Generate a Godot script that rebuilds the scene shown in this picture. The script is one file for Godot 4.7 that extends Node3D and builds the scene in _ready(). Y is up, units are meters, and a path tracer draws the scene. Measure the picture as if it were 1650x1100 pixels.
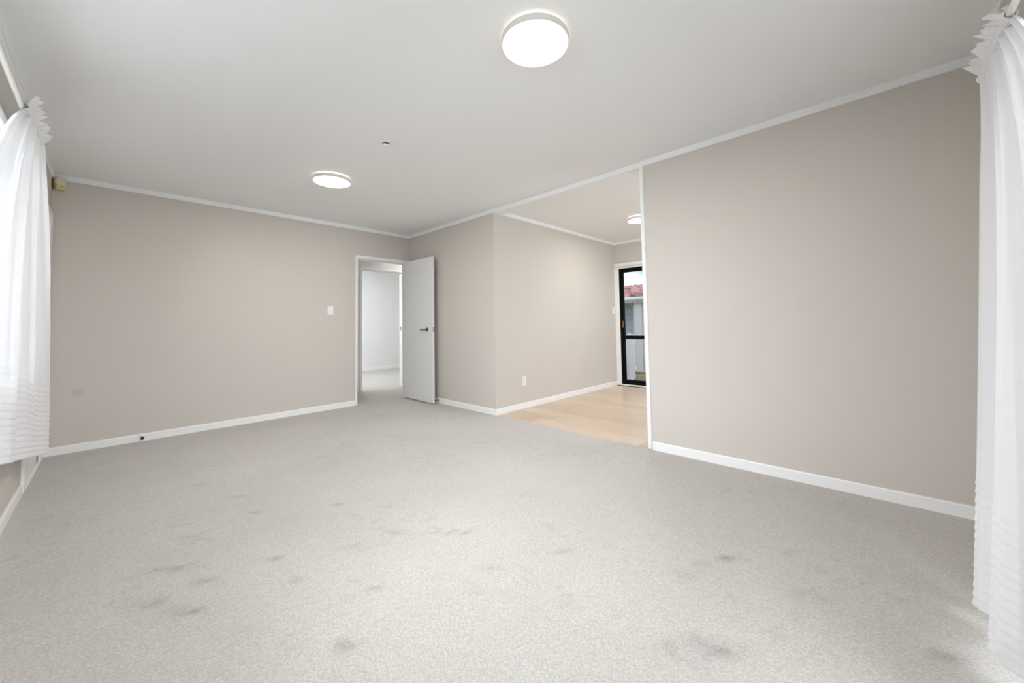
extends Node3D
# An empty living room: grey carpet, greige walls, sheer curtains, opening to a plank-floored kitchen.
# World: x runs along the back wall, -z into the room, y up, metres; the camera stands in the near corner.

const R := 3.0933      # plane of the kitchen partition
const D := 5.0965      # back wall (z = -D)
const P := 3.2486      # kitchen passage wall (z = -P)
const Q := 1.42        # end of the partition (z = -Q)
const L := 0.3813      # window wall (x = -L)
const S := 0.43       # front window wall (z = S)
const EE := 5.927      # kitchen end wall
const H := 2.405       # ceiling

var M := {}
var taken := {}
var rng := RandomNumberGenerator.new()

# ------------------------------------------------------------------ mesh builder
class MB:
	var v := PackedVector3Array()
	var n := PackedVector3Array()
	var uv := PackedVector2Array()
	var col := PackedColorArray()
	var ix := PackedInt32Array()
	var xf := Transform3D.IDENTITY
	var uvo := Vector2.ZERO
	var uvs := Vector2.ONE
	func tri(a: Vector3, b: Vector3, c: Vector3, want: Vector3) -> void:
		var g: Vector3 = (b - a).cross(c - a)
		if g.length_squared() < 1e-16: return
		g = g.normalized()
		if g.dot(want) < 0: g = -g
		else:
			var t := b; b = c; c = t
		var k := v.size()
		var w := xf.basis.inverse().transposed() * g
		w = w.normalized()
		for p in [a, b, c]:
			v.append(xf * p); n.append(w)
			var q := Vector2(p.x, p.z)
			if absf(g.x) > 0.7: q = Vector2(p.z, p.y)
			elif absf(g.z) > 0.7: q = Vector2(p.x, p.y)
			uv.append(q * uvs + uvo)
		ix.append_array([k, k + 1, k + 2])
	func quad(a: Vector3, b: Vector3, c: Vector3, d: Vector3, want: Vector3) -> void:
		tri(a, b, c, want); tri(a, c, d, want)
	func box(lo: Vector3, hi: Vector3, bv := 0.0) -> MB:
		var c := (lo + hi) * 0.5
		var e := (hi - lo) * 0.5
		var b := minf(bv, 0.45 * minf(e.x, minf(e.y, e.z)) * 2.0)
		for a in 3:
			var u := (a + 1) % 3
			var w := (a + 2) % 3
			for s in [-1.0, 1.0]:
				var nn := Vector3.ZERO; nn[a] = s
				var pts := []
				for q in [[-1, -1], [1, -1], [1, 1], [-1, 1]]:
					var p := c; p[a] += s * e[a]; p[u] += q[0] * (e[u] - b); p[w] += q[1] * (e[w] - b)
					pts.append(p)
				quad(pts[0], pts[1], pts[2], pts[3], nn)
		if b > 0:
			for a in 3:
				var u := (a + 1) % 3
				var w := (a + 2) % 3
				for su in [-1.0, 1.0]:
					for sw in [-1.0, 1.0]:
						var nn := Vector3.ZERO; nn[u] = su; nn[w] = sw
						var p1 := c; p1[u] += su * e[u]; p1[w] += sw * (e[w] - b); p1[a] -= e[a] - b
						var p2 := p1; p2[a] += 2 * (e[a] - b)
						var p3 := c; p3[u] += su * (e[u] - b); p3[w] += sw * e[w]; p3[a] += e[a] - b
						var p4 := p3; p4[a] -= 2 * (e[a] - b)
						quad(p1, p2, p3, p4, nn)
			for sx in [-1.0, 1.0]:
				for sy in [-1.0, 1.0]:
					for sz in [-1.0, 1.0]:
						var s := Vector3(sx, sy, sz)
						var pa := c + s * (e - Vector3(0, b, b))
						var pb := c + s * (e - Vector3(b, 0, b))
						var pc := c + s * (e - Vector3(b, b, 0))
						tri(pa, pb, pc, s)
		return self
	# smooth grid of points: rows of equal length
	func grid(rows: Array, cols: Array = [], flip := false) -> MB:
		var k := v.size()
		var nr := rows.size()
		var nc: int = rows[0].size()
		for r in nr:
			for c in nc:
				var du: Vector3 = rows[r][mini(c + 1, nc - 1)] - rows[r][maxi(c - 1, 0)]
				var dv: Vector3 = rows[mini(r + 1, nr - 1)][c] - rows[maxi(r - 1, 0)][c]
				var g := du.cross(dv).normalized()
				if flip: g = -g
				v.append(xf * rows[r][c]); n.append((xf.basis * g).normalized())
				uv.append(Vector2(float(c) / (nc - 1), float(r) / (nr - 1)) * uvs + uvo)
				if cols.size(): col.append(cols[r][c])
		for r in nr - 1:
			for c in nc - 1:
				var a := k + r * nc + c
				if flip: ix.append_array([a, a + 1, a + nc, a + 1, a + nc + 1, a + nc])
				else: ix.append_array([a, a + nc, a + 1, a + 1, a + nc, a + nc + 1])
		return self
	# lathe round the y axis of xf: profile of Vector2(radius, y), going outward normals to the left of travel
	func lathe(prof: Array, seg := 48) -> MB:
		for i in prof.size() - 1:
			var a: Vector2 = prof[i]
			var b: Vector2 = prof[i + 1]
			var d := (b - a).normalized()
			var nn := Vector2(d.y, -d.x)
			var k := v.size()
			for j in seg + 1:
				var t := TAU * j / seg
				for q in [a, b]:
					v.append(xf * Vector3(q.x * cos(t), q.y, q.x * sin(t)))
					n.append((xf.basis * Vector3(nn.x * cos(t), nn.y, nn.x * sin(t))).normalized())
					uv.append(Vector2(float(j) / seg, q.y))
			for j in seg:
				var o := k + 2 * j
				ix.append_array([o, o + 2, o + 1, o + 1, o + 2, o + 3])
		return self
	# tube along a path
	func tube(path: Array, r: float, seg := 16) -> MB:
		var k := v.size()
		var up := Vector3(0, 1, 0)
		for i in path.size():
			var t: Vector3 = (path[mini(i + 1, path.size() - 1)] - path[maxi(i - 1, 0)]).normalized()
			if absf(t.dot(up)) > 0.95: up = Vector3(1, 0, 0)
			var s := t.cross(up).normalized()
			var w := s.cross(t)
			for j in seg + 1:
				var a := TAU * j / seg
				var o := s * cos(a) + w * sin(a)
				v.append(xf * (path[i] + o * r)); n.append((xf.basis * o).normalized()); uv.append(Vector2(float(j) / seg, i))
		for i in path.size() - 1:
			for j in seg:
				var a := k + i * (seg + 1) + j
				ix.append_array([a, a + 1, a + seg + 1, a + 1, a + seg + 2, a + seg + 1])
		for e in [0, path.size() - 1]:
			var t: Vector3 = (path[1] - path[0]) if e == 0 else (path[path.size() - 2] - path[path.size() - 1])
			for j in seg:
				var q: int = k + e * (seg + 1) + j
				var inv := xf.affine_inverse()
				tri(path[e], inv * v[q], inv * v[q + 1], -t)
		return self
	# prism: closed convex-ish 2D profile (a, b) extruded along axis from t0 to t1; at(a, b, t) gives the point
	func prism(prof: Array, at: Callable, t0: float, t1: float) -> MB:
		var m := Vector2.ZERO
		for q in prof: m += q
		m /= prof.size()
		var mid: Vector3 = at.call(m.x, m.y, (t0 + t1) / 2)
		for i in prof.size():
			var a: Vector2 = prof[i]
			var b: Vector2 = prof[(i + 1) % prof.size()]
			var p0: Vector3 = at.call(a.x, a.y, t0)
			var p1: Vector3 = at.call(b.x, b.y, t0)
			var p2: Vector3 = at.call(b.x, b.y, t1)
			var p3: Vector3 = at.call(a.x, a.y, t1)
			quad(p0, p1, p2, p3, (p0 + p2) / 2 - mid)
		for t in [t0, t1]:
			var c: Vector3 = at.call(m.x, m.y, t)
			for i in prof.size():
				var a: Vector2 = prof[i]
				var b: Vector2 = prof[(i + 1) % prof.size()]
				tri(c, at.call(a.x, a.y, t), at.call(b.x, b.y, t), c - mid)
		return self
	func mesh() -> ArrayMesh:
		var a := []
		a.resize(Mesh.ARRAY_MAX)
		a[Mesh.ARRAY_VERTEX] = v; a[Mesh.ARRAY_NORMAL] = n; a[Mesh.ARRAY_TEX_UV] = uv; a[Mesh.ARRAY_INDEX] = ix
		if col.size() == v.size(): a[Mesh.ARRAY_COLOR] = col
		var m := ArrayMesh.new()
		m.add_surface_from_arrays(Mesh.PRIMITIVE_TRIANGLES, a)
		return m

# ------------------------------------------------------------------ naming helpers
func numbered(called: String) -> String:
	var k: int = taken.get(called, 0)
	taken[called] = k + 1
	return called if k == 0 else "%s_%03d" % [called, k]

func obj(called: String, mb: MB, m: Material, parent: Node3D = null) -> MeshInstance3D:
	var o := MeshInstance3D.new()
	o.mesh = mb.mesh()
	o.material_override = m
	o.cast_shadow = GeometryInstance3D.SHADOW_CASTING_SETTING_ON
	if parent == null:
		o.name = numbered(called); add_child(o, true)
	else:
		o.name = called; parent.add_child(o, true)
	return o

func tag(o: Node3D, label: String, category: String, group := "", kind := "") -> Node3D:
	o.set_meta("label", label); o.set_meta("category", category)
	if group: o.set_meta("group", group)
	if kind: o.set_meta("kind", kind)
	return o

func struct(called: String, mb: MB, m: Material, label: String, category: String) -> MeshInstance3D:
	var o := obj(called, mb, m)
	tag(o, label, category, "", "structure")
	return o

func thing(called: String, label: String, category: String, at := Vector3.ZERO, group := "", kind := "") -> Node3D:
	var o := Node3D.new()
	o.name = numbered(called); add_child(o, true)
	o.position = at
	tag(o, label, category, group, kind)
	return o

func V(x: float, y: float, z: float) -> Vector3: return Vector3(x, y, z)
func B(lo: Vector3, hi: Vector3, bv := 0.0) -> MB: return MB.new().box(lo, hi, bv)

# ------------------------------------------------------------------ materials
func mat(c: Color, rough := 0.6, metal := 0.0) -> StandardMaterial3D:
	var m := StandardMaterial3D.new()
	m.albedo_color = c; m.roughness = rough; m.metallic = metal
	return m

func noise_tex(size: int, freq: float, sd: int, oct := 3, ramp: Gradient = null, kind := FastNoiseLite.TYPE_SIMPLEX_SMOOTH) -> NoiseTexture2D:
	var f := FastNoiseLite.new()
	f.seed = sd; f.frequency = freq; f.noise_type = kind
	f.fractal_octaves = oct; f.fractal_gain = 0.7
	var t := NoiseTexture2D.new()
	t.width = size; t.height = size; t.seamless = true; t.noise = f
	if ramp: t.color_ramp = ramp
	return t

func ramp(a: Color, b: Color, p0 := 0.0, p1 := 1.0) -> Gradient:
	var g := Gradient.new()
	g.set_color(0, a); g.set_color(1, b); g.set_offset(0, p0); g.set_offset(1, p1)
	return g

func make_materials() -> void:
	M.wall = mat(Color8(209, 202, 194), 0.75)
	M.ceiling = mat(Color8(245, 245, 245), 0.9)
	M.trim = mat(Color8(245, 244, 242), 0.38)
	M.white_wall = mat(Color8(236, 235, 233), 0.8)
	M.door = mat(Color8(234, 234, 233), 0.42)
	M.plastic = mat(Color8(238, 237, 233), 0.35)
	M.housing = mat(Color8(232, 229, 224), 0.45)
	M.cream = mat(Color8(222, 214, 190), 0.45)
	M.yellow = mat(Color8(214, 196, 140), 0.4)
	M.chrome = mat(Color8(200, 200, 200), 0.22, 1.0)
	M.steel = mat(Color8(120, 120, 120), 0.35, 1.0)
	M.dark = mat(Color8(40, 38, 36), 0.6)
	M.rubber = mat(Color8(22, 20, 19), 0.7)
	M.black_frame = mat(Color8(9, 8, 7), 0.55)
	M.black_frame.metallic_specular = 0.25
	M.brass = mat(Color8(150, 92, 40), 0.4, 0.7)
	M.rod = mat(Color8(240, 238, 232), 0.3)
	M.gap = mat(Color8(70, 68, 64), 0.8)
	var g := mat(Color(0.3, 0.32, 0.31, 0.03), 0.02)
	g.transparency = BaseMaterial3D.TRANSPARENCY_ALPHA
	M.glass = g
	var d := mat(Color8(255, 252, 246), 0.5)
	d.emission_enabled = true; d.emission = Color(1.0, 0.985, 0.96); d.emission_energy_multiplier = 1.6
	M.diffuser = d
	d = d.duplicate()
	d.emission = Color(1.0, 0.94, 0.88); d.emission_energy_multiplier = 4.6
	M.halo = d
	# carpet: twisted pile, grain about 4 mm
	var c := mat(Color.WHITE, 0.95)
	c.vertex_color_use_as_albedo = true
	c.albedo_texture = noise_tex(1024, 0.14, 7, 4, ramp(Color8(213, 210, 206), Color8(252, 251, 249), 0.2, 0.8), FastNoiseLite.TYPE_VALUE_CUBIC)
	c.uv1_triplanar = true; c.uv1_world_triplanar = true; c.uv1_scale = Vector3.ONE * 1.45
	c.rim_enabled = true; c.rim = 0.3; c.rim_tint = 0.5
	M.carpet = c
	# planks: long grain drawn once, laid along each board
	var im := Image.create(256, 512, false, Image.FORMAT_RGB8)
	var f := FastNoiseLite.new(); f.seed = 21; f.frequency = 1.0; f.fractal_octaves = 4
	for y in 512:
		for x in 256:
			var a := f.get_noise_2d(x * 0.07, y * 0.006) * 0.6 + f.get_noise_2d(x * 0.33 + 40, y * 0.012) * 0.4
			var w := absf(sin((x * 0.06 + a * 5.0)))
			var k := clampf(0.55 + a * 0.5 - 0.22 * pow(w, 6.0), 0, 1)
			im.set_pixel(x, y, Color8(204, 182, 158).lerp(Color8(242, 228, 212), k))
	M.grain = ImageTexture.create_from_image(im)
	for k in 4:
		var w := mat([Color8(246, 240, 232), Color8(236, 228, 220), Color8(252, 248, 244), Color8(240, 234, 222)][k], 0.32)
		w.albedo_texture = M.grain
		M["plank%d" % k] = w
	M.subfloor = mat(Color8(110, 92, 74), 0.8)
	# sheer curtains
	var s := mat(Color(0.94, 0.94, 0.95, 0.94), 0.85)
	s.transparency = BaseMaterial3D.TRANSPARENCY_ALPHA
	s.cull_mode = BaseMaterial3D.CULL_DISABLED
	s.backlight_enabled = true; s.backlight = Color(0.34, 0.34, 0.342)
	M.sheer = s
	# outside
	M.tile0 = mat(Color8(172, 130, 116), 0.8); M.tile1 = mat(Color8(140, 108, 98), 0.8); M.tile2 = mat(Color8(206, 140, 132), 0.8); M.tile3 = mat(Color8(176, 164, 154), 0.85)
	M.fascia = mat(Color8(244, 244, 244), 0.5)
	M.gutter = mat(Color8(222, 221, 219), 0.4)
	M.board = mat(Color8(190, 204, 212), 0.6)
	M.sheet = mat(Color8(228, 226, 223), 0.5)
	M.soffit = mat(Color8(190, 188, 185), 0.7)
	M.paling = mat(Color8(250, 250, 249), 0.6)
	M.paving = mat(Color8(150, 143, 135), 0.9)
	M.paving.albedo_texture = noise_tex(256, 0.06, 3, 4, ramp(Color8(180, 176, 170), Color8(255, 252, 246)))
	M.paving.uv1_triplanar = true; M.paving.uv1_world_triplanar = true
	M.concrete = mat(Color8(226, 224, 220), 0.9)  # kept pale so the added patio and drive reflect light into the room
	M.grass = mat(Color8(150, 184, 104), 0.9)
	M.lawn = mat(Color8(112, 138, 84), 0.95)
	M.brick = mat(Color8(226, 132, 92), 0.8)

# ------------------------------------------------------------------ sky
func make_sky() -> Sky:
	var w := 512
	var h := 256
	var im := Image.create(w, h, false, Image.FORMAT_RGBF)
	var f := FastNoiseLite.new(); f.seed = 12; f.frequency = 1.0; f.fractal_octaves = 5
	for y in h:
		var el := PI * 0.5 - PI * (y + 0.5) / h
		for x in w:
			var az := TAU * (x + 0.5) / w
			var d := Vector3(cos(el) * sin(az), maxf(sin(el), 0.0), cos(el) * cos(az))
			var u := d / (d.y + 0.35)
			var c := smoothstep(-0.32, 0.22, f.get_noise_3d(u.x * 1.9, u.y * 2.0 + 3.0, u.z * 1.9))
			var blue := Color(0.20, 0.33, 0.52).lerp(Color(0.14, 0.26, 0.50), clampf(d.y * 1.2, 0, 1))
			var s := blue.lerp(Color(0.66, 0.655, 0.65), clampf(c, 0, 1))
			if el < 0: s = Color(0.42, 0.43, 0.4)
			im.set_pixel(x, y, s)
	var m := PanoramaSkyMaterial.new()
	m.panorama = ImageTexture.create_from_image(im)
	var s := Sky.new()
	s.sky_material = m
	return s

# ------------------------------------------------------------------ scene
func _ready() -> void:
	rng.seed = 11
	var cam := Camera3D.new()
	cam.name = "camera"
	add_child(cam)
	cam.position = V(0, 1.0373, 0)
	cam.rotation = V(deg_to_rad(2.82835), deg_to_rad(-46.20551), deg_to_rad(-0.95878))
	var near := 0.05
	var fpx := 619.244
	cam.set_frustum(near * 1100.0 / fpx, Vector2(0, -near * (550.0 - 492.2577) / fpx), near, 100.0)
	cam.current = true
	var we := WorldEnvironment.new()
	we.name = "world_environment"
	var env := Environment.new()
	env.background_mode = Environment.BG_SKY
	env.sky = make_sky()
	env.background_energy_multiplier = 2.5
	env.ambient_light_source = Environment.AMBIENT_SOURCE_SKY
	env.tonemap_mode = Environment.TONE_MAPPER_LINEAR
	env.tonemap_exposure = 1.03
	env.sdfgi_enabled = true; env.ssao_enabled = true; env.ssil_enabled = true
	we.environment = env
	add_child(we)
	# added area lights beyond four windows, standing in for daylight, aimed to shape shade
	for q in [[V(-2.5, 2.1, -1.2), V(-0.25, -PI / 2 + 0.1, 0), Vector2(2.0, 2.0), 33.0], [V(0.4, 1.9, 2.6), V(-0.2, -0.1, 0), Vector2(2.4, 2.0), 15.0],
			[V(4.55, 1.47, S + 0.2), Vector3.ZERO, Vector2(1.45, 1.0), 4.6], [V(1.3, 1.4, -7.55), V(0, -PI / 2, 0), Vector2(1.6, 1.15), 5.5]]:
		var dl := AreaLight3D.new()
		dl.name = "added_daylight"
		dl.area_size = q[2]; dl.light_energy = q[3]; dl.area_range = 14.0; dl.shadow_enabled = true
		dl.light_color = Color(0.94, 0.97, 1.0)
		add_child(dl, true)
		dl.position = q[0]; dl.rotation = q[1]
	var lamps := [1.6, 1.6, 1.3, 0.4, 1.8]     # living front, living back, kitchen, hall, far room
	make_materials()
	build_shell()
	build_openings()
	build_trims()
	build_lamps(lamps)
	build_fittings()
	build_curtains()
	build_outside()

# ------------------------------------------------------------------ room shell
func build_shell() -> void:
	# carpet: vertex colours carry the brushed marks in the pile
	var marks := [[0.95, -2.35, .05, .018], [1.45, -1.1, .06, .02], [0.75, -1.5, .06, .022], [1.15, -1.25, .05, .02], [0.3, -2.55, .07, .02], [0.215, -2.28, .10, .03], [1.234, -1.576, .05, .03], [1.017, -1.80, .045, .022], [.531, -2.03, .05, .025], [.802, -1.876, .05, .02],
		[.549, -1.79, .04, .02], [1.295, -.489, .09, .05], [1.375, -.385, .06, .03], [1.896, -.54, .06, .03], [1.653, -.638, .04, .03], [1.851, -.233, .07, .03],
		[.217, -1.9, .09, .03], [.125, -2.07, .08, .04], [.559, -1.306, .05, .03], [.588, -2.613, .04, .02], [.561, -2.939, .05, .02], [.433, -3.364, .06, .02],
		[.294, -2.072, .06, .03], [1.807, .116, .07, .03], [1.10, -1.72, .06, .015], [2.3, -2.6, .08, .02], [1.9, -3.4, .08, .02], [2.5, -3.9, .12, .02], [2.2, -4.3, .1, .02]]
	var f := FastNoiseLite.new(); f.seed = 3; f.frequency = 1.1; f.fractal_octaves = 3
	var f2 := FastNoiseLite.new(); f2.seed = 9; f2.frequency = 9.0; f2.fractal_octaves = 3
	var base := Color8(209, 206, 201).srgb_to_linear()
	var rows := []
	var cols := []
	var x0 := -0.42
	var z0 := 0.45
	var nx := 176
	var nz := 280
	for j in nz:
		var r := PackedVector3Array()
		var c := PackedColorArray()
		for i in nx:
			var x := x0 + (R - x0) * i / (nx - 1)
			var z := z0 - (5.20 + z0) * j / (nz - 1)
			var k := 1.0 + 0.05 * f.get_noise_2d(x, z)
			var fine := f2.get_noise_2d(x * 0.9, z * 1.7)
			k -= 0.11 * smoothstep(0.15, 0.5, fine) * smoothstep(-0.1, 0.5, f.get_noise_2d(x * 1.4 + 9, z * 1.4))
			for m in marks:
				var dx: float = (x - m[0]) * 0.72 + (z - m[1]) * 0.69
				var dz: float = -(x - m[0]) * 0.69 + (z - m[1]) * 0.72
				var q: float = pow(dx / m[2], 2) + pow((dz + 0.3 * fine * m[3]) / m[3], 2)
				if q < 4.0: k -= 0.26 * exp(-q * 1.2) * clampf(0.75 + 1.2 * fine, 0.0, 1.5)
			c.append(Color(base.r * k, base.g * k, base.b * k))
			r.append(V(x, 0.0012 * f2.get_noise_2d(x * 1.3, z * 1.3) - 0.001, z))
		rows.append(r); cols.append(c)
	var fl := MB.new().grid(rows, cols)
	struct("floor", fl, M.carpet, "pale grey cut pile carpet of the living room with faint brushed marks", "carpet")
	var hall := MB.new()
	hall.box(V(1.4, -0.05, -9.0), V(5.8, -0.001, -5.19))
	for i in hall.v.size(): hall.col.append(Color(base.r, base.g, base.b))
	struct("floor", hall, M.carpet, "pale grey carpet of the hall and room beyond the open door", "carpet")
	var slab := MB.new()
	slab.box(V(-0.55, -0.2, -5.25), V(R, -0.02, 0.6))
	slab.box(V(R, -0.2, -3.4), V(6.1, -0.02, 0.6))
	struct("floor", slab, M.subfloor, "dark timber subfloor under the carpet and the planks", "subfloor")
	# planks
	var kf := thing("floor", "pale oak plank floor of the kitchen past the opening", "plank floor", Vector3.ZERO, "", "structure")
	var w := 0.182
	var ends := [-1.53, -2.35, -1.72, -2.62, -1.95, -2.1, -1.4, -2.8]
	for row in 16:
		var a := R + 0.002 + (0.026 if row > 0 else 0.0) + w * (row - 1 if row > 0 else 0)
		var b := R + 0.002 + 0.026 + w * row
		b = minf(b, 5.926)
		if b - a < 0.02: continue
		var cuts := [-3.2486]
		var z: float = ends[(row * 3) % 8] if row != 1 and row != 3 else [0.0, -1.53, 0.0, -1.72][row]
		while z > -3.1: z -= 1.22
		z += 1.22
		if z < -3.15: z += 1.22
		while z < 0.35:
			cuts.append(z); z += 1.22
		cuts.append(0.427)
		for i in cuts.size() - 1:
			var mb := MB.new()
			mb.uvo = Vector2(rng.randf(), rng.randf()); mb.uvs = Vector2(2.6, 0.75)
			mb.box(V(a + 0.0006, -0.012, cuts[i] + 0.0006), V(b - 0.0006, -0.0005, cuts[i + 1] - 0.0006), 0.0009)
			obj("plank", mb, M["plank%d" % rng.randi_range(0, 3)], kf)
	# walls
	var m := MB.new()
	m.box(V(-L, 0, -D - 0.1), V(2.285, H, -D))
	m.box(V(2.285, 1.985, -D - 0.1), V(3.045, H, -D))
	m.box(V(3.045, 0, -D - 0.1), V(R, H, -D))
	struct("wall_back", m, M.wall, "greige painted back wall with the white hallway door", "wall")
	m = MB.new()
	m.box(V(R, 0, -D - 0.1), V(R + 0.1, H, -P))
	struct("wall_return", m, M.wall, "short greige wall behind the open white door", "wall")
	struct("wall_passage", B(V(R + 0.1, 0, -P - 0.1), V(EE, H, -P)), M.wall, "bright greige kitchen wall with the power point low down", "wall")
	struct("wall_right", B(V(R, 0, -Q + 0.02), V(R + 0.1, H, S)), M.wall, "large plain greige partition wall beside the kitchen opening", "wall")
	m = MB.new()
	m.box(V(EE, 0, -P - 0.1), V(EE + 0.12, H, -3.19))
	m.box(V(EE, 1.965, -3.19), V(EE + 0.12, H, -1.38))
	m.box(V(EE, 0, -1.38), V(EE + 0.12, H, S))
	struct("wall_kitchen", m, M.wall, "greige kitchen end wall holding the black sliding door", "wall")
	m = MB.new()
	m.box(V(-L - 0.12, 0, -D - 0.1), V(-L, H, -4.93))
	m.box(V(-L - 0.12, 2.0, -4.93), V(-L, H, -4.07))
	m.box(V(-L - 0.12, 0, -4.07), V(-L, H, -3.65))
	m.box(V(-L - 0.12, 0, -3.65), V(-L, 0.80, -0.90))
	m.box(V(-L - 0.12, 2.0, -3.65), V(-L, H, -0.90))
	m.box(V(-L - 0.12, 0, -0.90), V(-L, H, S + 0.12))
	struct("wall_left", m, M.wall, "greige window wall behind the shorter sheer curtain", "wall")
	m = MB.new()
	m.box(V(-L, 0, S), V(-0.2, H, S + 0.12))
	m.box(V(-0.2, 2.0, S), V(2.05, H, S + 0.12))
	m.box(V(2.05, 0, S), V(3.8, H, S + 0.12))
	m.box(V(3.8, 0, S), V(5.3, 0.95, S + 0.12))
	m.box(V(3.8, 2.0, S), V(5.3, H, S + 0.12))
	m.box(V(5.3, 0, S), V(EE + 0.12, H, S + 0.12))
	struct("wall_front", m, M.wall, "greige front wall behind the floor length sheer curtain", "wall")
	# hall and the room beyond it
	m = MB.new()
	m.box(V(1.9, 0, -6.1), V(2.0, H, -D - 0.1))
	m.box(V(4.5, 0, -6.1), V(4.6, H, -D - 0.1))
	m.box(V(R, 0, -D - 0.2), V(4.5, H, -D - 0.1))
	m.box(V(1.4, 0, -6.2), V(2.815, H, -6.1))
	m.box(V(2.815, 2.0, -6.2), V(3.575, H, -6.1))
	m.box(V(3.575, 0, -6.2), V(5.8, H, -6.1))
	struct("wall_hall", m, M.white_wall, "white hallway wall seen above the inner door frame", "wall")
	m = MB.new()
	m.box(V(1.4, 0, -8.97), V(5.8, H, -8.87))
	m.box(V(5.7, 0, -8.87), V(5.8, H, -6.2))
	m.box(V(1.4, 0, -8.87), V(1.5, 0.8, -6.2))
	m.box(V(1.4, 2.0, -8.87), V(1.5, H, -6.2))
	m.box(V(1.4, 0.8, -8.87), V(1.5, 2.0, -8.4))
	m.box(V(1.4, 0.8, -6.7), V(1.5, 2.0, -6.2))
	struct("wall_bedroom", m, M.white_wall, "white wall of the far room seen through both doorways", "wall")
	# ceilings
	struct("ceiling", B(V(-L - 0.12, H, -D - 0.1), V(R + 0.05, H + 0.12, S + 0.12)), M.ceiling, "flat white living room ceiling", "ceiling")
	struct("ceiling", B(V(R + 0.05, H, -P - 0.1), V(EE + 0.12, H + 0.12, S + 0.12)), M.ceiling, "white kitchen ceiling past the opening", "ceiling")
	struct("ceiling", B(V(1.4, H, -8.97), V(5.8, H + 0.12, -D - 0.1)), M.ceiling, "white ceiling over the hall and far room", "ceiling")

# ------------------------------------------------------------------ doors and windows
func frame_rect(mb: MB, at: Callable, a0: float, a1: float, b0: float, b1: float, w: float, d0: float, d1: float, bv := 0.003) -> void:
	# four bars round a rectangle (a across, b up, d through the wall)
	for q in [[a0, a0 + w, b0, b1], [a1 - w, a1, b0, b1], [a0 + w, a1 - w, b1 - w, b1], [a0 + w, a1 - w, b0, b0 + w]]:
		var p: Vector3 = at.call(q[0], q[2], d0)
		var r: Vector3 = at.call(q[1], q[3], d1)
		mb.box(V(minf(p.x, r.x), minf(p.y, r.y), minf(p.z, r.z)), V(maxf(p.x, r.x), maxf(p.y, r.y), maxf(p.z, r.z)), bv)

func bar(mb: MB, at: Callable, a0: float, a1: float, b0: float, b1: float, d0: float, d1: float, bv := 0.002) -> void:
	var p: Vector3 = at.call(a0, b0, d0)
	var r: Vector3 = at.call(a1, b1, d1)
	mb.box(V(minf(p.x, r.x), minf(p.y, r.y), minf(p.z, r.z)), V(maxf(p.x, r.x), maxf(p.y, r.y), maxf(p.z, r.z)), bv)

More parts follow.
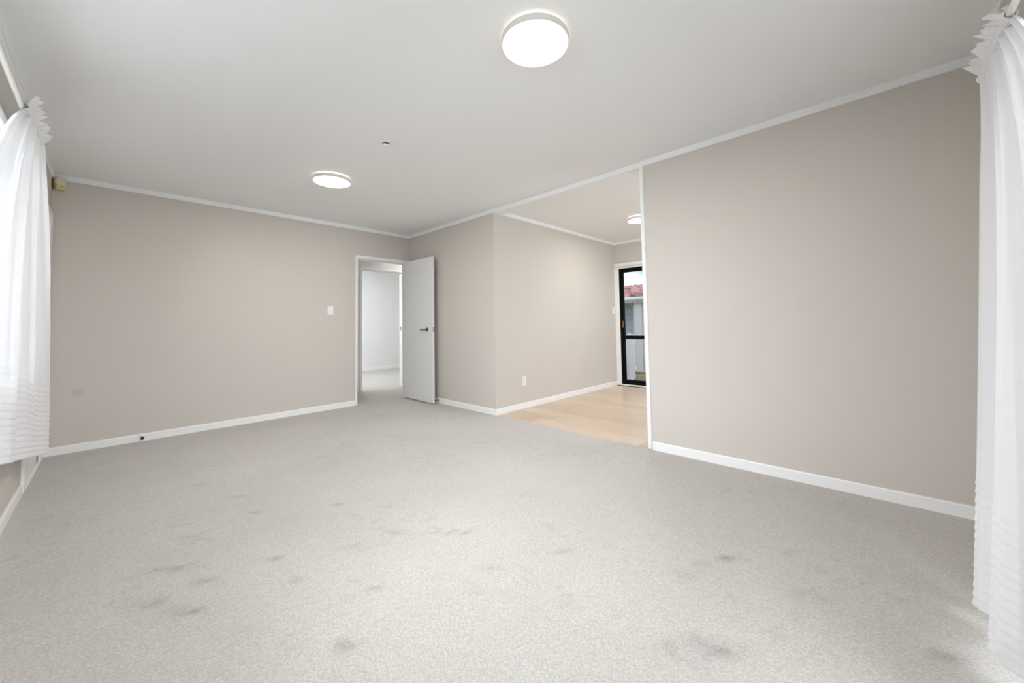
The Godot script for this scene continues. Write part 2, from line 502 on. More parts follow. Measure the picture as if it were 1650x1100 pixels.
func build_openings() -> void:
	# open door to the hall: the leaf stands square to its wall
	var leaf := thing("door_1", "open white flush door with a chrome lever handle", "door", V(2.978, 0.012, -5.085), "", "structure")
	leaf.rotation.y = deg_to_rad(-0.4)
	obj("leaf", B(V(0, 0, 0), V(0.035, 1.965, 0.752), 0.002), M.door, leaf)
	var hy := 0.976
	var hz := 0.632
	for side in [-1.0, 1.0]:
		var xb := 0.0 if side < 0 else 0.035
		var rose := MB.new()
		rose.xf = Transform3D(Basis(Vector3(0, 0, 1), PI / 2 * side * 1.0 if side > 0 else -PI / 2), V(xb, hy, hz))
		rose.xf.basis = Basis(V(0, 0, 1), PI / 2 if side < 0 else -PI / 2)
		rose.lathe([Vector2(0.026, 0), Vector2(0.026, 0.006), Vector2(0.023, 0.009), Vector2(0.0, 0.009)], 32)
		var ro := obj("handle_rose", rose, M.steel, leaf)
		var lv := MB.new()
		var s: float = side
		lv.tube([V(xb + s * 0.006, hy, hz), V(xb + s * 0.04, hy, hz), V(xb + s * 0.05, hy, hz - 0.01), V(xb + s * 0.052, hy, hz - 0.03), V(xb + s * 0.052, hy, hz - 0.092)], 0.0085, 14)
		obj("lever", lv, M.steel, ro)
	var lp := obj("latch_plate", B(V(0.006, hy - 0.028, 0.7515), V(0.029, hy + 0.028, 0.7535), 0.0005), M.chrome, leaf)
	obj("latch_bolt", B(V(0.012, hy - 0.009, 0.7535), V(0.023, hy + 0.009, 0.764), 0.002), M.chrome, lp)
	for y in [0.18, 1.0, 1.78]:
		obj("hinge", MB.new().tube([V(0.041, y - 0.04, -0.006), V(0.041, y + 0.04, -0.006)], 0.006, 12), M.chrome, leaf)
	# hall door lining and architraves
	var at_b := func(a, b, d): return V(a, b, -D + d)
	var fr := MB.new()
	bar(fr, at_b, 2.285, 2.300, 0, 1.985, -0.102, 0.002)
	bar(fr, at_b, 3.030, 3.045, 0, 1.985, -0.102, 0.002)
	bar(fr, at_b, 2.300, 3.030, 1.972, 1.987, -0.102, 0.002)
	bar(fr, at_b, 2.300, 2.310, 0, 1.972, -0.07, -0.04)
	bar(fr, at_b, 2.300, 3.030, 1.962, 1.972, -0.07, -0.04)
	bar(fr, at_b, 2.266, 2.296, 0, 1.978, 0.0, 0.014, 0.003)
	bar(fr, at_b, 3.034, 3.064, 0, 1.978, 0.0, 0.014, 0.003)
	bar(fr, at_b, 2.266, 3.064, 1.978, 2.016, 0.0, 0.014, 0.003)
	bar(fr, at_b, 2.26, 2.30, 0, 2.016, -0.114, -0.1, 0.003)
	struct("trim_1", fr, M.trim, "white door frame round the open hallway door", "door frame")
	var at_h := func(a, b, d): return V(a, b, -6.1 + d)
	fr = MB.new()
	bar(fr, at_h, 2.815, 2.832, 0, 2.0, -0.102, 0.002)
	bar(fr, at_h, 3.558, 3.575, 0, 2.0, -0.102, 0.002)
	bar(fr, at_h, 2.832, 3.558, 1.983, 2.0, -0.102, 0.002)
	bar(fr, at_h, 2.832, 3.558, 1.971, 1.983, -0.07, -0.04)
	bar(fr, at_h, 2.792, 2.826, 0, 1.99, 0.0, 0.014, 0.003)
	bar(fr, at_h, 3.564, 3.6, 0, 1.99, 0.0, 0.014, 0.003)
	bar(fr, at_h, 2.792, 3.6, 1.99, 2.025, 0.0, 0.014, 0.003)
	var f3 := struct("door_2", fr, M.trim, "white inner door frame across the hallway with no leaf in view", "door frame")
	obj("strike_plate", B(V(3.5555, 0.97, -6.165), V(3.558, 1.03, -6.14), 0.0005), M.steel, f3)
	# sliding door in the kitchen end wall
	var at_k := func(a, b, d): return V(EE + d, b, a)
	var sl := thing("door_3", "black aluminium glazed sliding door of the kitchen with brass pull", "sliding door", V(0, 0, 0), "", "structure")
	fr = MB.new()
	frame_rect(fr, at_k, -3.172, -1.398, 0.022, 1.952, 0.028, 0.004, 0.11)
	obj("outer_frame", fr, M.black_frame, sl)
	for k in 2:
		var a0 := -3.146 if k == 0 else -2.29
		var a1 := -2.235 if k == 0 else -1.42
		var d0 := 0.018 if k == 0 else 0.062
		fr = MB.new()
		frame_rect(fr, at_k, a0, a1, 0.05, 1.925, 0.045, d0, d0 + 0.036)
		bar(fr, at_k, a0 + 0.045, a1 - 0.045, 0.766, 0.825, d0, d0 + 0.036)
		var pf := obj("sash", fr, M.black_frame, sl)
		var gl := MB.new()
		bar(gl, at_k, a0 + 0.04, a1 - 0.04, 0.82, 1.885, d0 + 0.016, d0 + 0.02, 0.0)
		obj("pane", gl, M.glass, pf)
		gl = MB.new()
		bar(gl, at_k, a0 + 0.04, a1 - 0.04, 0.09, 0.77, d0 + 0.016, d0 + 0.02, 0.0)
		obj("pane", gl, M.glass, pf)
		if k == 0:
			var pull := MB.new()
			bar(pull, at_k, a0 - 0.008, a0 + 0.042, 0.93, 1.09, d0 - 0.03, d0, 0.006)
			var pl := obj("pull_handle", pull, M.black_frame, sl)
			pull = MB.new()
			bar(pull, at_k, a0 + 0.022, a0 + 0.044, 0.955, 1.07, d0 - 0.034, d0 - 0.028, 0.003)
			obj("pull_inset", pull, M.brass, pl)
	fr = MB.new()
	bar(fr, at_k, -3.248, -3.166, 0.0, 1.946, -0.016, 0.0, 0.003)
	bar(fr, at_k, -1.40, -1.32, 0.0, 1.946, -0.016, 0.0, 0.003)
	bar(fr, at_k, -3.248, -1.32, 1.946, 1.99, -0.016, 0.0, 0.003)
	bar(fr, at_k, -3.19, -1.38, 0.0, 0.022, -0.02, 0.12, 0.003)
	bar(fr, at_k, -3.19, -1.38, 1.952, 1.966, -0.01, 0.12, 0.0)
	struct("trim_2", fr, M.trim, "white architrave and sill round the black sliding door", "door frame")
	# roller blind rolled up over it
	var rb := thing("roller_blind", "white roller blind rolled up tight over the black sliding door", "blind", V(EE - 0.045, 2.012, -2.28))
	obj("roll", MB.new().tube([V(0, 0, -0.93), V(0, 0, 0.93)], 0.021, 24), M.plastic, rb)
	obj("bottom_rail", B(V(-0.022, -0.035, -0.92), V(-0.012, -0.014, 0.92), 0.003), M.plastic, rb)
	for s in [-1.0, 1.0]:
		obj("bracket", B(V(-0.026, -0.028, s * 0.94 - 0.006), V(0.045, 0.03, s * 0.94 + 0.006), 0.003), M.plastic, rb)
	# living room windows
	window("window_1", func(a, b, d): return V(-L - d, b, a), -3.65, -0.90, 0.80, 2.0, [-2.73, -1.82], "wide white framed window behind the shorter sheer curtain", true)
	window("window_2", func(a, b, d): return V(a, b, S + d), -0.2, 2.05, 0.02, 2.0, [0.92], "white framed glazed doors behind the floor length sheer curtain", false)
	window("window_3", func(a, b, d): return V(a, b, S + d), 3.8, 5.3, 0.95, 2.0, [4.55], "unseen white framed kitchen window behind the partition, placed to light the kitchen", true)  # out of view, placed to brighten the kitchen and passage wall
	window("window_4", func(a, b, d): return V(1.5 - d, b, a), -8.4, -6.7, 0.8, 2.0, [-7.55], "unseen white framed window placed to light the far room", true)  # out of view, lets light into the far room
	# white panelled door in the window wall
	var at_l := func(a, b, d): return V(-L - d, b, a)
	var wd := thing("door_4", "white panelled side door partly behind the shorter sheer curtain", "door", V(0, 0, 0), "", "structure")
	fr = MB.new()
	bar(fr, at_l, -4.93, -4.07, 0.004, 2.0, 0.02, 0.06)
	var dl := obj("leaf", fr, M.door, wd)
	for q in [[-4.92, -4.85, 0.01, 1.98], [-4.15, -4.08, 0.01, 1.98], [-4.85, -4.15, 0.01, 0.19], [-4.85, -4.15, 0.9, 1.02], [-4.85, -4.15, 1.86, 1.98]]:
		fr = MB.new()
		bar(fr, at_l, q[0], q[1], q[2], q[3], 0.008, 0.02)
		obj("rail" if q[1] - q[0] > 0.2 else "stile", fr, M.door, dl)
	fr = MB.new()
	bar(fr, at_l, -5.084, -4.915, 0, 1.985, -0.016, 0.0, 0.003)
	bar(fr, at_l, -4.085, -4.03, 0, 1.985, -0.016, 0.0, 0.003)
	bar(fr, at_l, -5.084, -4.03, 1.985, 2.05, -0.016, 0.0, 0.003)
	bar(fr, at_l, -4.93, -4.07, -0.003, 0.006, -0.016, 0.1, 0.0)
	obj("door_frame", fr, M.trim, wd)

func window(called: String, at: Callable, a0: float, a1: float, b0: float, b1: float, mull: Array, label: String, sill: bool) -> void:
	var w := thing(called, label, "window", Vector3.ZERO, "", "structure")
	var fr := MB.new()
	frame_rect(fr, at, a0, a1, b0, b1, 0.04, 0.03, 0.1)
	for q in mull: bar(fr, at, q - 0.025, q + 0.025, b0 + 0.04, b1 - 0.04, 0.03, 0.1)
	obj("window_frame", fr, M.trim, w)
	var tr := MB.new()
	for q in [[a0 - 0.055, a0 + 0.005, b0 - 0.0, b1 - 0.005], [a1 - 0.005, a1 + 0.055, b0, b1 - 0.005], [a0 - 0.055, a1 + 0.055, b1 - 0.005, b1 + 0.05]]:
		bar(tr, at, q[0], q[1], q[2], q[3], -0.016, 0.0, 0.003)
	obj("architrave", tr, M.trim, w)
	if sill:
		var sm := MB.new()
		bar(sm, at, a0 - 0.07, a1 + 0.07, b0 - 0.03, b0, -0.03, 0.03, 0.004)
		obj("window_sill", sm, M.trim, w)
	var edges := [a0 + 0.04]
	for q in mull: edges.append_array([q - 0.025, q + 0.025])
	edges.append(a1 - 0.04)
	for i in range(0, edges.size(), 2):
		var g := MB.new()
		bar(g, at, edges[i] - 0.006, edges[i + 1] + 0.006, b0 + 0.034, b1 - 0.034, 0.06, 0.064, 0.0)
		obj("pane", g, M.glass, w)

# ------------------------------------------------------------------ skirting, cornice, jamb
func skirting(called: String, at: Callable, spans: Array, h: float, m: Material, label: String) -> void:
	var mb := MB.new()
	for s in spans:
		mb.prism([Vector2(0, -0.004), Vector2(0.012, -0.004), Vector2(0.012, h - 0.008), Vector2(0.008, h), Vector2(0, h)], at, s[0], s[1])
	struct(called, mb, m, label, "skirting")

func cornice(called: String, at: Callable, spans: Array, label: String) -> void:
	var mb := MB.new()
	for s in spans:
		mb.prism([Vector2(0, H), Vector2(0.011, H), Vector2(0.011, H - 0.039), Vector2(0.006, H - 0.045), Vector2(0, H - 0.045)], at, s[0], s[1])
	struct(called, mb, M.ceiling, label, "cornice")

func build_trims() -> void:
	var back := func(a, b, t): return V(t, b, -D + a)
	var ret := func(a, b, t): return V(R - a, b, t)
	var pas := func(a, b, t): return V(t, b, -P + a)
	var endk := func(a, b, t): return V(EE - a, b, t)
	var left := func(a, b, t): return V(-L + a, b, t)
	var front := func(a, b, t): return V(t, b, S - a)
	var far := func(a, b, t): return V(t, b, -8.87 + a)
	skirting("baseboard_back", back, [[-L, 2.266], [3.064, R]], 0.066, M.trim, "white skirting along the back wall")
	skirting("baseboard_return", ret, [[-D, -P + 0.0115]], 0.066, M.trim, "white skirting of the short wall behind the door")
	skirting("baseboard_passage", pas, [[R - 0.0113, EE - 0.016]], 0.066, M.trim, "white skirting between the kitchen wall and the planks")
	skirting("baseboard_right", ret, [[-Q + 0.028, S]], 0.066, M.trim, "white skirting along the plain partition wall")
	skirting("baseboard_left", left, [[-4.03, S]], 0.066, M.trim, "white skirting under the shorter sheer curtain")
	skirting("baseboard_front", front, [[2.11, R - 0.012]], 0.066, M.trim, "white skirting behind the floor length curtain")
	skirting("baseboard_kitchen", endk, [[-1.32, S]], 0.066, M.trim, "white skirting past the sliding door")
	skirting("baseboard_bedroom", far, [[1.5, 5.7]], 0.085, M.trim, "white skirting of the far room")
	cornice("trim_3", back, [[-L, R]], "white cornice along the top of the back wall")
	cornice("trim_4", ret, [[-D, -P + 0.0107]], "white cornice over the short wall behind the door")
	cornice("trim_5", pas, [[R - 0.0104, EE]], "white cornice over the kitchen passage wall")
	cornice("trim_6", ret, [[-Q, S]], "white cornice over the plain partition wall")
	cornice("trim_7", left, [[-D, S]], "white cornice above the shorter curtain")
	cornice("trim_8", front, [[-L, R]], "white cornice above the floor length curtain")
	cornice("trim_9", endk, [[-P, S]], "white cornice over the sliding door wall")
	# shallow beam left in the ceiling where the wall was opened
	struct("trim_10", B(V(R - 0.004, H - 0.05, -P), V(R + 0.104, H, -Q + 0.02), 0.003), M.ceiling, "shallow white beam across the kitchen opening", "beam")
	# timber jamb on the end of the partition
	struct("trim_11", B(V(R - 0.014, 0, -Q - 0.012), V(R + 0.114, H - 0.045, -Q + 0.022), 0.006), M.trim, "white timber jamb on the end of the partition wall", "jamb")

# ------------------------------------------------------------------ lamps
func build_lamps(power: Array) -> void:
	var spots := [[1.366, -1.128, "round white ceiling light nearest the floor length curtain"], [1.364, -3.56, "round white ceiling light nearest the back wall"], [4.74, -2.21, "round white ceiling light half hidden over the kitchen"],
		[3.7, -5.65, "round white ceiling light out of view, placed to light the hall"], [3.3, -7.5, "round white ceiling light out of view, placed to light the far room"]]  # these two are unseen, placed to brighten the hall and far room
	for i in spots.size():
		var q = spots[i]
		var t := thing("ceiling_light", q[2], "ceiling light", V(q[0], H, q[1]), "round flush ceiling lights")
		obj("housing", MB.new().lathe([Vector2(0.0, -0.032), Vector2(0.1535, -0.032), Vector2(0.155, -0.041), Vector2(0.1565, -0.043), Vector2(0.159, -0.041), Vector2(0.161, -0.016), Vector2(0.158, -0.012), Vector2(0.0, -0.012)], 64), M.housing, t)
		obj("unseen_halo_ring", MB.new().lathe([Vector2(0.0, -0.012), Vector2(0.128, -0.012), Vector2(0.128, 0.0), Vector2(0.0, 0.0)], 64), M.halo, t)  # unseen glowing ring behind the housing, lights the ceiling around the lamp
		var prof := [Vector2(0.0, -0.049)]
		for k in 6:
			prof.append(Vector2(0.1555 * sin(PI / 2 * (k + 1) / 6.0), -0.041 - 0.008 * cos(PI / 2 * (k + 1) / 6.0)))
		obj("diffuser", MB.new().lathe(prof, 64), M.diffuser, t)
		var a := AreaLight3D.new()
		a.name = "lamp_light"
		a.area_size = Vector2(0.26, 0.26)
		a.light_energy = power[i]; a.light_color = Color(1.0, 0.99, 0.98)
		a.area_range = 12.0; a.shadow_enabled = true
		t.add_child(a, true)
		a.position = V(0, -0.053, 0)
		a.rotation.x = -PI / 2
		var o := OmniLight3D.new()      # the spill that haloes the ceiling
		o.name = "spill_light"
		o.light_energy = power[i] * 0.004; o.light_size = 0.13; o.omni_range = 12.0; o.omni_attenuation = 2.0
		o.shadow_enabled = true; o.light_color = Color(1.0, 0.97, 0.93)
		t.add_child(o, true)
		o.position = V(0, -0.12, 0)

# ------------------------------------------------------------------ small fittings
func wall_plate(called: String, label: String, cat: String, at: Vector3, turn: float, w: float, h: float) -> Node3D:
	var t := thing(called, label, cat, at)
	t.rotation.y = turn
	obj("cover_plate", B(V(-w / 2, -h / 2, 0), V(w / 2, h / 2, 0.009), 0.003), M.plastic, t)
	return t

func build_fittings() -> void:
	var t := wall_plate("light_switch", "white light switch plate on the back wall beside the door frame", "light switch", V(1.942, 1.257, -D), 0, 0.075, 0.115)
	obj("rocker", B(V(-0.012, -0.018, 0.009), V(0.012, 0.018, 0.0125), 0.002), M.plastic, t)
	t = wall_plate("light_switch", "small white switch plate at the far end of the kitchen wall", "light switch", V(5.845, 1.25, -P), 0, 0.075, 0.115)
	obj("rocker", B(V(-0.012, -0.018, 0.009), V(0.012, 0.018, 0.0125), 0.002), M.plastic, t)
	t = wall_plate("power_socket", "white power point low on the kitchen passage wall", "power socket", V(3.583, 0.333, -P), 0, 0.075, 0.115)
	for s in [-1.0, 1.0]:
		obj("switch_rocker", B(V(s * 0.016 - 0.007, 0.022, 0.009), V(s * 0.016 + 0.007, 0.038, 0.0125), 0.001), M.plastic, t)
		var pin := MB.new()
		pin.xf = Transform3D(Basis(V(0, 0, 1), s * 0.5), V(s * 0.009, -0.012, 0.0091))
		pin.box(V(-0.0012, -0.004, 0), V(0.0012, 0.004, 0.0004))
		obj("pin_slot", pin, M.gap, t)
	obj("pin_slot", B(V(-0.0012, -0.032, 0.0091), V(0.0012, -0.024, 0.0095)), M.gap, t)
	# heat detector on the ceiling
	t = thing("heat_detector", "tiny white round detector on the ceiling between the two lights", "detector", V(1.38, H, -2.592))
	obj("base", MB.new().lathe([Vector2(0.0, -0.010), Vector2(0.030, -0.010), Vector2(0.034, -0.007), Vector2(0.034, 0.0), Vector2(0, 0)], 32), M.plastic, t)
	obj("sensing_slot", MB.new().lathe([Vector2(0.0, -0.022), Vector2(0.020, -0.022), Vector2(0.020, -0.010), Vector2(0.0, -0.010)], 32), M.rubber, t)
	obj("cap", MB.new().lathe([Vector2(0.0, -0.032), Vector2(0.016, -0.031), Vector2(0.025, -0.027), Vector2(0.027, -0.022), Vector2(0.0, -0.022)], 32), M.plastic, t)
	# motion sensor in the corner
	t = thing("motion_sensor", "yellowed cream motion sensor in the corner under the cornice", "sensor", V(-L + 0.002, 2.262, -D + 0.002))
	var body := MB.new()
	body.xf = Transform3D(Basis(V(0, 1, 0), deg_to_rad(33)), V(0.042, 0, 0.034))
	body.box(V(-0.032, 0.040, -0.018), V(0.032, 0.105, 0.022), 0.006)
	obj("body", body, M.cream, t)
	var lens := MB.new()
	lens.xf = body.xf
	lens.box(V(-0.030, 0.0, -0.018), V(0.030, 0.043, 0.020), 0.005)
	var lo := obj("lens", lens, M.yellow, t)
	var led := MB.new()
	led.xf = body.xf
	led.box(V(-0.002, 0.024, 0.020), V(0.005, 0.030, 0.022), 0.001)
	obj("indicator", led, M.dark, lo)
	var br := MB.new()
	br.box(V(0, 0.01, 0), V(0.012, 0.09, 0.03), 0.002)
	obj("bracket", br, M.brass, t)
	# capped patch on the wall
	t = thing("cover_cap", "faint round cap painted like the wall, low by the shorter curtain", "wall cap", V(-0.187, 0.506, -D))
	var cap := MB.new()
	cap.xf = Transform3D(Basis(V(1, 0, 0), PI / 2), Vector3.ZERO)
	cap.lathe([Vector2(0.034, 0.0), Vector2(0.033, 0.0007), Vector2(0.030, 0.001), Vector2(0.0, 0.0011)], 40)
	obj("cap", cap, mat(Color8(200, 194, 187), 0.8), t)
	# door stops
	t = thing("door_stop", "small metal door stop with a black rubber tip on the back wall skirting", "door stop", V(0.226, 0.034, -D + 0.012))
	door_stop(t, false)
	t = thing("door_stop", "chrome skirting door stop behind the open white door", "door stop", V(R - 0.012, 0.036, -4.365))
	t.rotation.y = -PI / 2
	door_stop(t, true)

func door_stop(t: Node3D, long: bool) -> void:
	var z := 0.055 if long else 0.062
	var b := MB.new()
	b.xf = Transform3D(Basis(V(1, 0, 0), PI / 2), Vector3.ZERO)
	b.lathe([Vector2(0.017, 0.0), Vector2(0.017, 0.003), Vector2(0.008, 0.007), Vector2(0.0065, 0.010), Vector2(0.0065, z - 0.012), Vector2(0.0, z - 0.012)], 24)
	obj("post", b, M.chrome, t)
	var r := MB.new()
	r.xf = b.xf
	r.lathe([Vector2(0.0, z - 0.012), Vector2(0.012, z - 0.012), Vector2(0.0125, z - 0.002), Vector2(0.010, z), Vector2(0.0, z)], 24)
	obj("rubber_tip", r, M.rubber, t)

# ------------------------------------------------------------------ curtains
func wavef(pts: Array, s: float) -> float:
	for i in pts.size() - 1:
		if s <= pts[i + 1][0]:
			var k: float = (s - pts[i][0]) / (pts[i + 1][0] - pts[i][0])
			k = k * k * (3 - 2 * k)
			return lerpf(pts[i][1], pts[i + 1][1], k)
	return pts[-1][1]

# a sheet: place(s, y) gives (along, out) of the centre line and the fold depth; put(along, y, out) the point
func sheet(t: Node3D, put: Callable, yrod: float, hem: Callable, centre: Callable, wave: Array, sd: float) -> void:
	var ys := []
	for i in 34: ys.append(1.0 - i / 33.0)        # 1 at the rod .. 0 at the top of the tucked band
	var body := []
	var cols := 150
	for v in ys:
		var row := PackedVector3Array()
		for i in cols + 1:
			var s := float(i) / cols
			var y0: float = hem.call(s) + 0.42
			var y := lerpf(y0, yrod - 0.008, v)
			row.append(cloth_point(put, centre, wave, s, y, yrod, sd, 0.0))
		body.append(row)
	obj("drop", MB.new().grid(body), M.sheer, t)
	# band of horizontal tucks above the hem
	var band := []
	for i in 91:
		var row := PackedVector3Array()
		var k := i / 90.0
		for j in cols + 1:
			var s := float(j) / cols
			var y: float = hem.call(s) + 0.42 * (1.0 - k)
			var ph := fposmod(k * 14.0, 1.0)
			row.append(cloth_point(put, centre, wave, s, y, yrod, sd, 0.003 * ph))
		band.append(row)
	obj("tucked_band", MB.new().grid(band), M.sheer, t)
	# rod pocket wrapped round the rod, and the frill standing above it
	var pocket := []
	for i in 15:
		var row := PackedVector3Array()
		var a := TAU * (i / 14.0) - PI / 2
		for j in cols * 2 + 1:
			var s := float(j) / (cols * 2)
			var c: Vector3 = centre.call(s, yrod)
			var rr := 0.0145 + 0.0025 * sin(s * 97.0 + sd) + 0.0015 * sin(s * 211.0)
			row.append(put.call(c.x, yrod + rr * sin(a), c.y + rr * cos(a)))
		pocket.append(row)
	obj("rod_pocket", MB.new().grid(pocket), M.sheer, t)
	for side in [-1.0, 1.0]:
		var fr := []
		for i in 9:
			var row := PackedVector3Array()
			var k := i / 8.0
			for j in cols * 2 + 1:
				var s := float(j) / (cols * 2)
				var c: Vector3 = centre.call(s, yrod)
				var wv := sin(s * 62.0 + sd + side) + 0.6 * sin(s * 113.0 + 2 * sd) + 0.5 * sin(s * 29.0 + side * 2.0)
				var flare: float = k * (0.011 * wv + (0.028 if side > 0 else -0.004))
				var along: float = c.x + (s - 0.5) * 0.07 * k
				row.append(put.call(along, yrod + 0.013 + k * (0.036 + 0.008 * sin(s * 41.0 + side + sd)), c.y + side * 0.006 + flare))
			fr.append(row)
		obj("frill", MB.new().grid(fr), M.sheer, t)

func cloth_point(put: Callable, centre: Callable, wave: Array, s: float, y: float, yrod: float, sd: float, lift: float) -> Vector3:
	var c: Vector3 = centre.call(s, y)                     # x along, y out, z fold depth
	var k := clampf((yrod - y) / yrod, 0, 1)
	var w := wavef(wave, s)
	var o: float = c.y + c.z * w * (0.6 + 0.4 * smoothstep(0.0, 0.25, k)) + (0.008 - 0.004 * k) * sin(s * 62.0 + sd) + 0.004 * sin(s * 113.0 + sd * 2.0 + k)
	return put.call(c.x + 0.006 * sin(s * 40.0 + 3.0 * k), y, o + lift)

func build_curtains() -> void:
	# floor length curtain on the front wall, pushed to the far end of its rod and kicked out at the hem
	var yr := 2.03
	var zr := 0.352
	var t := thing("curtain", "floor length white sheer curtain with a frilled heading and tucked hem, beside the plain partition", "curtain", V(2.2, 0.0, 0.33))
	var o := Vector3(2.2, 0, 0.33)
	var put := func(a, y, d): return V(a, y, S - d) - o
	var centre := func(s, y):
		var k := clampf(y / 2.03, 0, 1)
		var xa := lerpf(2.10, 2.50, pow(k, 0.9))
		var xb := lerpf(1.42, 2.02, pow(k, 5.0))
		return V(lerpf(xa, xb, s), lerpf(S - 0.225, S - zr, pow(k, 0.9)), lerpf(0.05, 0.014, k))
	sheet(t, put, yr, func(s): return 0.05 + 0.01 * s, centre, [[0.0, -0.6], [0.06, 1.0], [0.2, -0.7], [0.46, 0.85], [0.6, -0.6], [0.72, 0.1], [0.84, -0.7], [1.0, -0.2]], 0.7)
	rod("white curtain rod across the front wall holding the floor length curtain", V(-0.33, yr, zr), V(2.47, yr, zr), V(0, 0, S - zr), [-0.28, 1.1, 2.40], true)
	# shorter curtain on the window wall
	yr = 2.095
	var xr := -0.315
	t = thing("curtain", "shorter white sheer curtain with a frilled heading and tucked hem, near the motion sensor", "curtain", V(-0.3, 0.0, -3.3))
	var o2 := Vector3(-0.3, 0, -3.3)
	put = func(a, y, d): return V(-L + d, y, a) - o2
	centre = func(s, y):
		var k := clampf(y / 2.09, 0, 1)
		var za := lerpf(-4.12, -3.40, pow(k, 2.2))
		var zb := lerpf(-1.7, -2.84, pow(k, 4.0))
		return V(lerpf(za, zb, s), lerpf(0.085, xr + L + 0.012, pow(k, 6.0)), lerpf(0.03, 0.016, k))
	sheet(t, put, yr, func(s): return lerpf(0.22, 0.68, s), centre, [[0.0, 0.6], [0.1, 1.0], [0.22, -0.5], [0.35, 0.5], [0.5, -0.6], [0.62, 0.9], [0.66, -0.3], [0.8, 0.6], [0.9, -0.4], [1.0, 0.4]], 2.1)
	rod("white curtain rod along the window wall holding the shorter curtain", V(xr, yr, -3.62), V(xr, yr, -0.6), V(-L - xr, 0, 0), [-3.56, -2.05, -0.7], false)

func rod(label: String, a: Vector3, b: Vector3, to_wall: Vector3, brackets: Array, along_x: bool) -> void:
	var t := thing("curtain_rod", label, "curtain rod", (a + b) / 2)
	var c := (a + b) / 2
	obj("pole", MB.new().tube([a - c, b - c], 0.0095, 20), M.rod, t)
	var d := (b - a).normalized()
	for e in [a, b]:
		var s := -1.0 if e == a else 1.0
		obj("finial", MB.new().tube([e - c, e - c + d * s * 0.02], 0.0135, 20), M.rod, t)
	for q in brackets:
		var p := V(q, a.y, a.z) if along_x else V(a.x, a.y, q)
		p -= c
		var br := MB.new()
		br.tube([p, p + to_wall * 0.98 + V(0, -0.012, 0)], 0.005, 10)
		br.tube([p + V(0, -0.012, 0), p + d * 0.001 + V(0, 0.012, 0)], 0.006, 10)
		obj("bracket", br, M.rod, t)

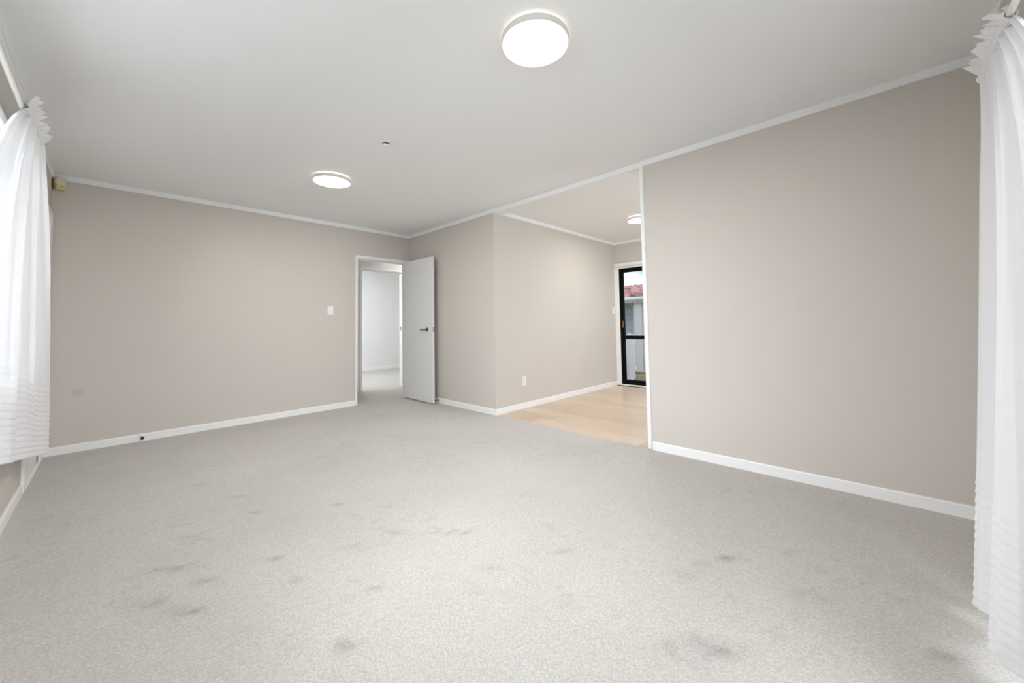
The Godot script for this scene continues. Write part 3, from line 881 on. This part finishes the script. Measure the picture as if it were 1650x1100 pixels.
# ------------------------------------------------------------------ outside the sliding door
func build_outside() -> void:
	var g := -0.34
	struct("floor", B(V(-30, g - 0.3, -40), V(45, g - 0.02, 40)), M.lawn, "green lawn round the house", "lawn")
	struct("floor", B(V(6.06, g - 0.1, -7.0), V(9.35, g, 1.0)), M.paving, "grey concrete path outside the sliding door", "path")
	struct("floor", B(V(-4.0, g - 0.1, 0.62), V(6.0, g, 4.5)), M.concrete, "added pale concrete patio outside the front glass doors to bounce light indoors", "patio")  # added reflector ground, throws light up through the front glass to the ceiling
	struct("floor", B(V(-4.5, g - 0.1, -5.6), V(-0.55, g, 0.6)), M.concrete, "added pale concrete drive outside the window wall to bounce light indoors", "path")  # added as well, reflects light up through the side window
	# brick edging
	var e := thing("brick_edging", "terracotta brick edging along the path below the grey sheet wall", "edging", V(9.42, g, -4.5))
	for i in 16:
		obj("brick", B(V(-0.05, -0.05, -1.4 + i * 0.185), V(0.05, 0.022 + 0.004 * (i % 3), -1.4 + i * 0.185 + 0.175), 0.006), M.brick, e)
	# grass tuft strip
	var gr := MB.new()
	for i in 900:
		var x := rng.randf_range(9.62, 9.9)
		var z := rng.randf_range(-5.6, -3.6)
		if i > 600:
			x = rng.randf_range(8.6, 9.1); z = rng.randf_range(-4.66, -4.45)
		var h := rng.randf_range(0.04, 0.10)
		var a := rng.randf() * TAU
		var s := V(cos(a), 0, sin(a)) * 0.008
		var lean := V(rng.randf_range(-0.05, 0.05), h, rng.randf_range(-0.05, 0.05))
		gr.tri(V(x, g - 0.03, z) - s, V(x, g - 0.03, z) + s, V(x, g - 0.03, z) + lean, V(-1, 0.2, 0))
	tag(obj("grass", gr, M.grass), "tufts of green grass at the foot of the white fence and grey wall", "grass", "", "stuff")
	# white paling fence
	var f := thing("paling_fence", "low white paling fence in front of the weatherboard wall", "fence", V(8.3, g, -4.8))
	for i in 16:
		var z := 0.71 - 0.085 * (i + 1)
		var top := 1.12 + rng.randf_range(-0.03, 0.02)
		var bot := 0.10 if i == 0 else (0.0 if i % 2 == 1 else 0.04)
		obj("paling", B(V(0, bot, z), V(0.02, top, z + 0.073), 0.006), M.paling, f)
	for y in [0.3, 0.9]:
		obj("rail", B(V(0.02, y, -0.7), V(0.06, y + 0.07, 0.70), 0.004), M.paling, f)
	for z in [0.55, -0.6]:
		obj("post", B(V(0.06, -0.3, z - 0.045), V(0.15, 1.05, z + 0.045), 0.005), M.paling, f)
	# neighbour's house
	var h := thing("neighbour_house", "neighbouring house with a red tiled roof, white fascia and grey cladding", "house", V(10.0, g, -5.0))
	var ey := 1.735 - g
	for i in 10:
		obj("sheet_panel", B(V(0, 0.03, 0.08 + i * 0.24), V(0.05, ey - 0.1, 0.08 + i * 0.24 + 0.226), 0.006), M.sheet, h)
	obj("sheet_backing", B(V(0.05, -0.02, 0.08), V(1.4, ey - 0.1, 2.5)), M.gap, h)
	obj("plinth", B(V(-0.015, -0.05, 0.08), V(0.05, 0.03, 2.5), 0.003), M.gap, h)
	var wl := obj("wall", B(V(0.65, -0.05, -4.0), V(0.8, ey - 0.13, 0.1)), M.board, h)
	for i in 12:
		var y := 0.08 + i * 0.155
		var wb := MB.new()
		wb.prism([Vector2(0.65, y), Vector2(0.605, y), Vector2(0.637, y + 0.150), Vector2(0.65, y + 0.150)], func(a, b, t): return V(a, b, t), -4.0, 0.08)
		obj("weatherboard", wb, M.board, wl)
	obj("soffit", B(V(-0.06, ey - 0.13, -4.0), V(0.7, ey - 0.115, 0.08)), M.soffit, h)
	for i in 2:
		obj("soffit_batten", B(V(0.15 + i * 0.3, ey - 0.16, -4.0), V(0.20 + i * 0.3, ey - 0.13, 0.08), 0.003), M.soffit, h)
	obj("downpipe", MB.new().tube([V(0.2, ey - 0.12, -0.12), V(0.45, ey - 0.2, -0.16), V(0.5, ey - 0.24, -0.18), V(0.56, ey - 0.36, -0.18), V(0.56, 0, -0.18)], 0.035, 14), M.fascia, h)
	obj("fascia", B(V(-0.10, ey - 0.15, -4.0), V(-0.06, ey - 0.01, 2.6), 0.004), M.gutter, h)
	obj("gutter", B(V(-0.20, ey - 0.09, -4.0), V(-0.10, ey - 0.005, 2.6), 0.02), M.fascia, h)
	var rf := obj("roof", MB.new().prism([Vector2(-0.15, ey - 0.03), Vector2(2.2, ey + 0.49), Vector2(4.5, ey - 0.03)], func(a, b, t): return V(a, b, t), -4.0, 2.6), M.tile1, h)
	var sl := Vector2(2.35, 0.52).normalized()
	var ang := atan2(sl.y, sl.x)
	for r in 7:
		for c in 20:
			var mb := MB.new()
			var d := r * 0.335
			mb.xf = Transform3D(Basis(V(0, 0, 1), ang + 0.05), V(-0.16 + sl.x * d, ey - 0.015 + sl.y * d, -3.95 + c * 0.33 + (0.0 if r % 2 == 0 else 0.08)))
			var rows := []
			for i in 3:
				var row := PackedVector3Array()
				for j in 9:
					var q := j / 8.0
					row.append(V(i * 0.17, 0.040 + 0.045 * sin(q * TAU * 1.0 - 0.6) * (1.0 - 0.15 * i), q * 0.33))
				rows.append(row)
			mb.grid(rows)
			var edge := []
			for k in 2:
				var row := PackedVector3Array()
				for j in 9:
					var q := j / 8.0
					row.append(V(0, (0.040 + 0.045 * sin(q * TAU - 0.6)) if k == 1 else -0.02, q * 0.33))
				edge.append(row)
			mb.grid(edge)
			obj("tile", mb, M["tile%d" % rng.randi_range(0, 3)], rf)
	for i in 16:
		var rc := MB.new()
		rc.tube([V(2.2, ey + 0.49, -4.0 + i * 0.42), V(2.2, ey + 0.51, -4.0 + i * 0.42 + 0.43)], 0.07, 12)
		obj("ridge_tile", rc, M["tile%d" % (i % 4)], rf)
